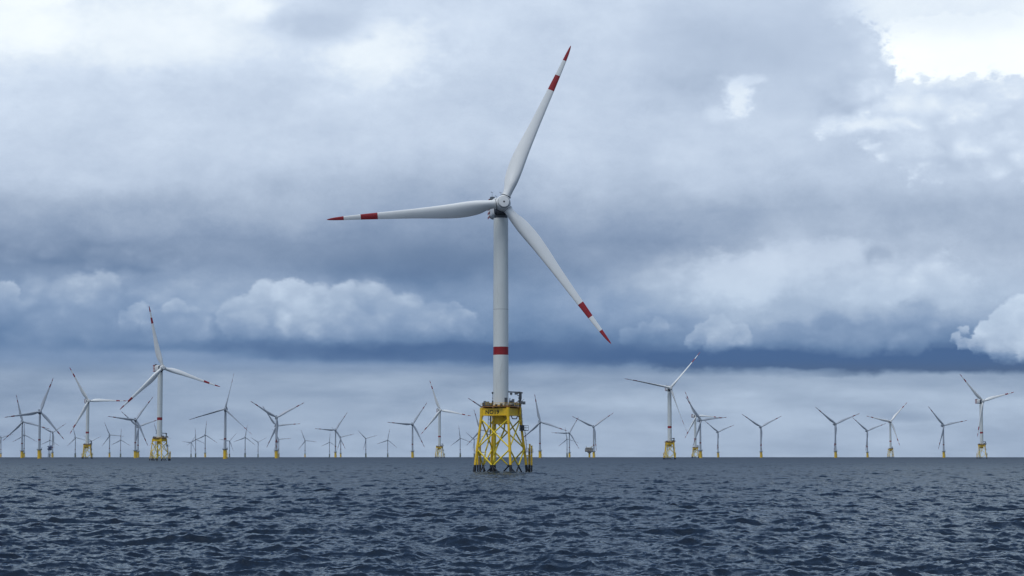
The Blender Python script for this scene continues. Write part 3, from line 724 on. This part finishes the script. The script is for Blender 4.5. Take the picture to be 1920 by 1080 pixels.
def place_turbine(kind, hx, hy, rpx, phi, yaw, pitch, label, proto, first):
    H, OH, R0 = (HJ, OJ, 63.0) if kind == 'J' else (HM, OM, 60.0)
    d = ray(hx, hy); t = 1000.0
    hz = H + OH * math.sin(TILT)
    for _ in range(60):                                   # distance at which the hub stands at its true height over the curved sea
        r2 = (t * d.x) ** 2 + (t * d.y) ** 2
        t = (hz - r2 / (2 * RE) - CAM.z) / d.z * .5 + t * .5
    p = CAM + d * t
    al = math.atan2(p.x, p.y); rz = -al + R_(yaw)
    nose = Vector((math.sin(rz), -math.cos(rz), 0)) * OH
    o = proto if first else copy_tree(proto)
    o.location = (p.x - nose.x, p.y - nose.y, p.z - hz); o.rotation_euler = (0, 0, rz)
    o['label'] = label; o['category'] = 'wind turbine'; o['group'] = GJ if kind == 'J' else GM
    k = rpx * t / F / R0 / (1 if kind == 'J' and rpx > 300 else 1)
    set_rotor(o, phi, H, OH, max(.82, min(1.08, k)), pitch)
    return o, t
protoJ = make_jacket(); protoM = make_mono()
FARPILE = [c for c in protoM.children if c.name.startswith('transition_piece')][0].data.copy(); FARPILE.materials[0] = M_farpile
usedJ = usedM = False; built = []
main = None
order = sorted(range(len(TURB)), key=lambda i: i)
fj = fm = True
todo = []
for row in TURB:                                          # copies first, the prototypes themselves take the first places
    todo.append(row)
firstJ = next(i for i, r in enumerate(todo) if r[0] == 'J'); firstM = next(i for i, r in enumerate(todo) if r[0] == 'M')
for i, r in enumerate(todo):
    if i in (firstJ, firstM): continue
    o, t = place_turbine(*r, protoJ if r[0] == 'J' else protoM, False)
    built.append((o, t))
    if r[1] in FARGREY:                                   # farthest piles take the haze-dulled colour instead of yellow
        for c in o.children:
            if c.name.startswith('transition_piece'): c.data = FARPILE
    if r[0] == 'J':                                       # lattices stand at their own angles
        extra = {304.9: 3, 166.3: 30, 825.6: 8, 1257.2: 26, 1305.8: 14, 1670.3: 30, 1843.3: 12}[r[1]]
        for c in o.children:
            if c.name.split('.')[0] not in ('tower', 'nacelle', 'hub', 'blade'): c.rotation_euler = (0, 0, R_(extra) - o.rotation_euler.z)
for i in (firstJ, firstM):
    r = todo[i]; o, t = place_turbine(*r, protoJ if r[0] == 'J' else protoM, True); built.append((o, t))
    if r[0] == 'J':
        for c in o.children:
            if c.name.split('.')[0] not in ('tower', 'nacelle', 'hub', 'blade'): c.rotation_euler = (0, 0, -o.rotation_euler.z)
        add_lettering(o); MAIN_XY = (o.location.x, o.location.y)

# ------------------------------------------------------------------ the two substations
def at(px, dist):
    d = ray(px, YL); p = CAM + d * dist
    return Vector((p.x, p.y, -(p.x ** 2 + p.y ** 2) / (2 * RE)))
def blue_substation():
    b = at(94.2, 7600); t = thing('substation', 'dark blue offshore substation on grey legs near the left edge', 'substation', b, R_(12))
    m = MB(); m.box((1.0, 0, 32), (15, 16, 13)); m.box((3, 0, 39.6), (8, 8, 3)); m.box((1.0, 0, 25), (17, 18, 1.4)); m.box((-7.2, 2, 28.6), (6, 10, 5))
    m.box((1.0, -8.4, 32), (12, .8, .5)); m.box((1.0, -8.4, 29), (12, .8, .5)); m.build('topside', M_sub, t)
    m = MB(); m.tube((-6.5, 0, 26), (-6.5, 0, 37), .7, n=8); m.box((-7.4, 0, 37.2), (5.4, 4, 3.6)); m.tube((-7.5, 0, 38), (-3, -1, 42), .35, n=6); m.build('crane', M_sub, t)
    for sx in (-1, 1):
        for sy in (-1, 1):
            m = MB(); m.tube((sx * 7.5, sy * 7.5, -8), (sx * 5.8, sy * 6.5, 24.5), 1.1, .9, n=10); m.build('leg', M_subleg, t)
    m = MB()
    for s in (-1, 1):
        m.tube((-7, s * 7, 2), (6, s * 6.6, 16), .45, n=6); m.tube((7, s * 7, 2), (-6, s * 6.6, 16), .45, n=6)
        m.tube((s * 6.3, -7, 13), (s * 6.3, 7, 13), .45, n=6)
    m.build('brace', M_subleg, t)
def brown_substation():
    b = at(1105.2, 6000); t = thing('substation', 'brownish grey offshore substation on a single yellow column, right of the nearest turbine', 'substation', b, R_(-20))
    m = MB()
    m.box((0, 0, 24.2), (20, 16, 3.4)); m.box((0, 0, 20.2), (21.5, 17, 3.6)); m.box((-2, 0, 27.2), (14, 12, 2.2)); m.box((-1, 0, 16.9), (18.5, 15, 2.4))
    for z in (22.3, 18.2, 26.0): m.box((0, 0, z), (22.4, 18, .35), mi=1)
    for x in (-9, -4.5, 0, 4.5, 9): m.box((x, -8.6, 21.5), (.5, .8, 8), mi=1)
    m.build('topside', [M_brown, M_grey], t)
    m = MB(); m.lathe([(2.7, 11.5), (3.0, 12), (7.5, 15.8)], 8, smooth=False); m.build('support_frame', M_brown, t)
    m = MB(); m.lathe([(2.6, -8), (2.6, 12)], 20); m.build('column', M_yel, t)
    m = MB(); m.tube((5.5, 0, 27), (5.5, 0, 31), .7, n=8); m.box((7.0, -.5, 30.6), (6.0, 2.2, 1.8), tilt=('Y', R_(-14))); m.build('crane', M_cream, t)
    m = MB(); m.tube((-9.4, 0, 27), (-9.4, 0, 33), .75, .6, n=8); m.build('mast', M_subleg, t)
blue_substation(); brown_substation()

# ------------------------------------------------------------------ sea: spectral waves on a curved sheet out past the horizon
rng = np.random.default_rng(11)
def wave_tile(Lt, N, lmin, lmax, peak, hs, wdir, chop, spread=1.0, powr=3.6):
    kf = 2 * np.pi * np.fft.fftfreq(N, Lt / N)
    kx, ky = np.meshgrid(kf, kf, indexing='ij'); k = np.hypot(kx, ky); k[0, 0] = 1e-6
    kp = 2 * np.pi / peak
    S = k ** (-powr) * np.exp(-1.25 * (kp / k) ** 2)
    c = (kx * math.cos(wdir) + ky * math.sin(wdir)) / k
    S = S * (np.abs(c) ** (2 * spread) * np.where(c > 0, 1, .15) + .06)
    S = S * (k > 2 * np.pi / lmax) * (k < 2 * np.pi / lmin)
    A = np.sqrt(S) * (rng.normal(size=(N, N)) + 1j * rng.normal(size=(N, N))); A[0, 0] = 0
    h = np.fft.ifft2(A).real; s = hs / 4 / h.std(); 
    ddx = np.fft.ifft2(A * 1j * kx / k).real * s * chop; ddy = np.fft.ifft2(A * 1j * ky / k).real * s * chop
    return [q.astype(np.float32) for q in (h * s, ddx, ddy)]
WD = R_(-62)                                              # waves run mostly towards the camera, a little across
tiles = [ # size, tile, rotation, spacing above which it fades out
 (389.0, wave_tile(389, 1024, 1.6, 90, 20, .64, WD, 1.0), .0, 40.),
 (223.0, wave_tile(223, 1024, .9, 40, 8, .29, WD, 1.0, powr=3.4), .55, 14.),
 (41.0, wave_tile(41, 512, .22, 4.5, 2.0, .12, WD, .85, .6, powr=2.9), -.35, 1.4),
]
def samp(a, x, y, Lt):
    N = a.shape[0]; u = (x / Lt * N) % N; v = (y / Lt * N) % N
    i = u.astype(np.int32); j = v.astype(np.int32); fu = (u - i).astype(np.float32); fv = (v - j).astype(np.float32)
    i %= N; j %= N; i1 = (i + 1) % N; j1 = (j + 1) % N
    return (a[i, j] * (1 - fu) + a[i1, j] * fu) * (1 - fv) + (a[i, j1] * (1 - fu) + a[i1, j1] * fu) * fv
rs = [5.0]
while rs[-1] < 15500:
    r = rs[-1]
    s = .9 if r < 70 else (.2 if r < 112 else .2 * (r / 112) ** 1.08)
    if 70 > r > 60: s = .5
    rs.append(r + s)
rs = np.array(rs); ds = np.gradient(rs)
th = [0.0]; st = .0305
tt = list(np.arange(-18.5, 18.5, st)); g_ = st; a_ = tt[-1]; ext = []
while a_ < 180: g_ *= 1.13; g_ = min(g_, 4.0); a_ += g_; ext.append(a_)
ext = [e for e in ext if e < 178]
tt = [-e for e in reversed(ext)] + tt + ext
th = np.radians(np.array(tt))
RR, TH = np.meshgrid(rs, th, indexing='ij'); DS = np.repeat(ds[:, None], len(th), 1)
X = RR * np.sin(TH); Y = RR * np.cos(TH); Z = -RR ** 2 / (2 * RE)
dX = np.zeros_like(X); dY = np.zeros_like(X)
for Lt, tl, rot, fade in tiles:
    c, s = math.cos(rot), math.sin(rot)
    xr, yr = X * c + Y * s, -X * s + Y * c
    w = np.clip(1.3 - DS / fade, 0, 1)
    Z += samp(tl[0], xr, yr, Lt) * w
    a, b = samp(tl[1], xr, yr, Lt) * w, samp(tl[2], xr, yr, Lt) * w
    dX += a * c - b * s; dY += a * s + b * c
X += dX; Y += dY
# breaking crests: where the surface is squeezed together
nr, nt = X.shape
co = np.stack([X, Y, Z], -1).reshape(-1, 3).astype(np.float32)
jac = np.gradient(dY, axis=0) / DS
foam = np.clip((-jac - 2.6) * 2.0, 0, 1).astype(np.float32).reshape(-1)
MAINX, MAINY = MAIN_XY
for k_ in range(4):                                       # a little wash where the legs of the nearest lattice break the water
    lp = leg_at(k_, 0); dd = np.hypot(X - MAINX - lp.x, Y - MAINY - lp.y).reshape(-1)
    foam = np.maximum(foam, .75 * np.exp(-((dd - .7) / .9) ** 2)).astype(np.float32)
i0 = (np.arange(nr - 1)[:, None] * nt + np.arange(nt - 1)[None]).reshape(-1)
fc = np.stack([i0, i0 + nt, i0 + nt + 1, i0 + 1], -1).astype(np.int32)
# close the gap behind the camera and the small ring at its feet
i1 = np.arange(nr - 1) * nt
fc = np.concatenate([fc, np.stack([i1 + nt - 1, i1 + 2 * nt - 1, i1 + nt, i1], -1).astype(np.int32)])
me = bpy.data.meshes.new('sea'); nv = len(co); nf = len(fc)
co = np.concatenate([co, [[0, 0, 0]]]).astype(np.float32); nv += 1
tri = np.stack([np.arange(nt), (np.arange(nt) + 1) % nt, np.full(nt, nv - 1)], -1).astype(np.int32)
me.vertices.add(nv); me.vertices.foreach_set('co', co.reshape(-1))
me.loops.add(nf * 4 + nt * 3); me.loops.foreach_set('vertex_index', np.concatenate([fc.reshape(-1), tri.reshape(-1)]))
me.polygons.add(nf + nt)
me.polygons.foreach_set('loop_start', np.concatenate([np.arange(nf) * 4, nf * 4 + np.arange(nt) * 3]).astype(np.int32))
me.update(calc_edges=True)
me.polygons.foreach_set('use_smooth', np.ones(nf + nt, bool))
rg = np.interp(rs, [60, 200, 600, 1500, 4000], [.03, .05, .12, .28, .42]).astype(np.float32)
ra = me.attributes.new('ripple', 'FLOAT', 'POINT'); ra.data.foreach_set('value', np.concatenate([np.repeat(rg, nt), [.06]]).astype(np.float32))
at_ = me.attributes.new('foam', 'FLOAT', 'POINT'); at_.data.foreach_set('value', np.concatenate([foam, [0]]).astype(np.float32))
sea = bpy.data.objects.new('sea', me); C.objects.link(sea); sea['kind'] = 'structure'; sea['label'] = 'dark slate blue choppy sea reaching to the horizon'
m = bpy.data.materials.new('sea_water'); m.use_nodes = True; t = NT(m.node_tree); b = t.n['Principled BSDF']
oc = t.n.new('ShaderNodeTexCoord').outputs['Object']
ocs = t.v('MULTIPLY', oc, (1, 1, 0))
b.inputs['Base Color'].default_value = (.004, .011, .026, 1); ri = t.n.new('ShaderNodeAttribute'); ri.attribute_name = 'ripple'
ocr = t.v('MULTIPLY', ocs, (.55, 1.25, 0))
n_a = t.noise(ocr, .9, 5, .62); n_b = t.noise(ocr, 5.5, 4, .6)
hgt = t.m('ADD', t.m('MULTIPLY', n_a, .11), t.m('MULTIPLY', n_b, .030))
bp = t.n.new('ShaderNodeBump'); bp.inputs['Strength'].default_value = 1.0; bp.inputs['Distance'].default_value = .55
t.put(bp.inputs['Height'], hgt); 
# Schlick Fresnel, with the slopes too fine for the mesh widening the grazing angle
ge = t.n.new('ShaderNodeNewGeometry')
cth = t.m('MAXIMUM', t.v('DOT_PRODUCT', ge.outputs['Incoming'], bp.outputs[0], out=1), 0.0)
s0 = t.m('MULTIPLY_ADD', ri.outputs['Fac'], .34, .15)
ce = t.m('SQRT', t.m('MULTIPLY_ADD', cth, cth, t.m('MULTIPLY', s0, s0)))
refl = t.m('MULTIPLY_ADD', t.m('POWER', t.m('SUBTRACT', 1.0, t.m('MINIMUM', ce, 1.0)), 5.0), .98, .02)
gl = t.n.new('ShaderNodeBsdfGlossy'); gl.inputs['Color'].default_value = (.73, .83, .92, 1); t.put(gl.inputs['Roughness'], ri.outputs['Fac']); t.put(gl.inputs['Normal'], bp.outputs[0])
body = t.n.new('ShaderNodeBsdfDiffuse'); body.inputs[0].default_value = (.006, .011, .020, 1)
wm = t.n.new('ShaderNodeMixShader'); t.put(wm.inputs[0], refl); t.l.new(body.outputs[0], wm.inputs[1]); t.l.new(gl.outputs[0], wm.inputs[2])
t.n.remove(b)
fa = t.n.new('ShaderNodeAttribute'); fa.attribute_name = 'foam'
ff = t.m('MULTIPLY', fa.outputs['Fac'], t.sstep(t.noise(ocs, 3.0, 6, .7), .42, .62))
dfs = t.n.new('ShaderNodeBsdfDiffuse'); dfs.inputs[0].default_value = (.55, .6, .65, 1)
mx = t.n.new('ShaderNodeMixShader'); t.put(mx.inputs[0], ff); t.l.new(wm.outputs[0], mx.inputs[1]); t.l.new(dfs.outputs[0], mx.inputs[2])
t.l.new(mx.outputs[0], t.n['Material Output'].inputs[0])
me.materials.append(m)

# ------------------------------------------------------------------ air: thin sea haze round the whole scene
hz = MB()
hx, z0, z1 = 15600.0, -19.0, 170.0
vs = [(x, y, z) for z in (z0, z1) for (x, y) in ((-hx, -hx), (hx, -hx), (hx, hx), (-hx, hx))]
hz.add(vs, [(3, 2, 1, 0), (4, 5, 6, 7), (0, 1, 5, 4), (1, 2, 6, 5), (2, 3, 7, 6), (3, 0, 4, 7)])
m = bpy.data.materials.new('haze'); m.use_nodes = True; m.node_tree.nodes.clear(); t = NT(m.node_tree)
pv = t.n.new('ShaderNodeVolumePrincipled'); pv.inputs['Color'].default_value = (.72, .84, 1.0, 1)
pv.inputs['Density'].default_value = HAZE; pv.inputs['Anisotropy'].default_value = .2
t.l.new(pv.outputs[0], t.n.new('ShaderNodeOutputMaterial').inputs['Volume'])
ho_ = hz.build('haze', m); ho_['kind'] = 'stuff'; ho_['label'] = 'thin blue grey sea haze over the wind farm'
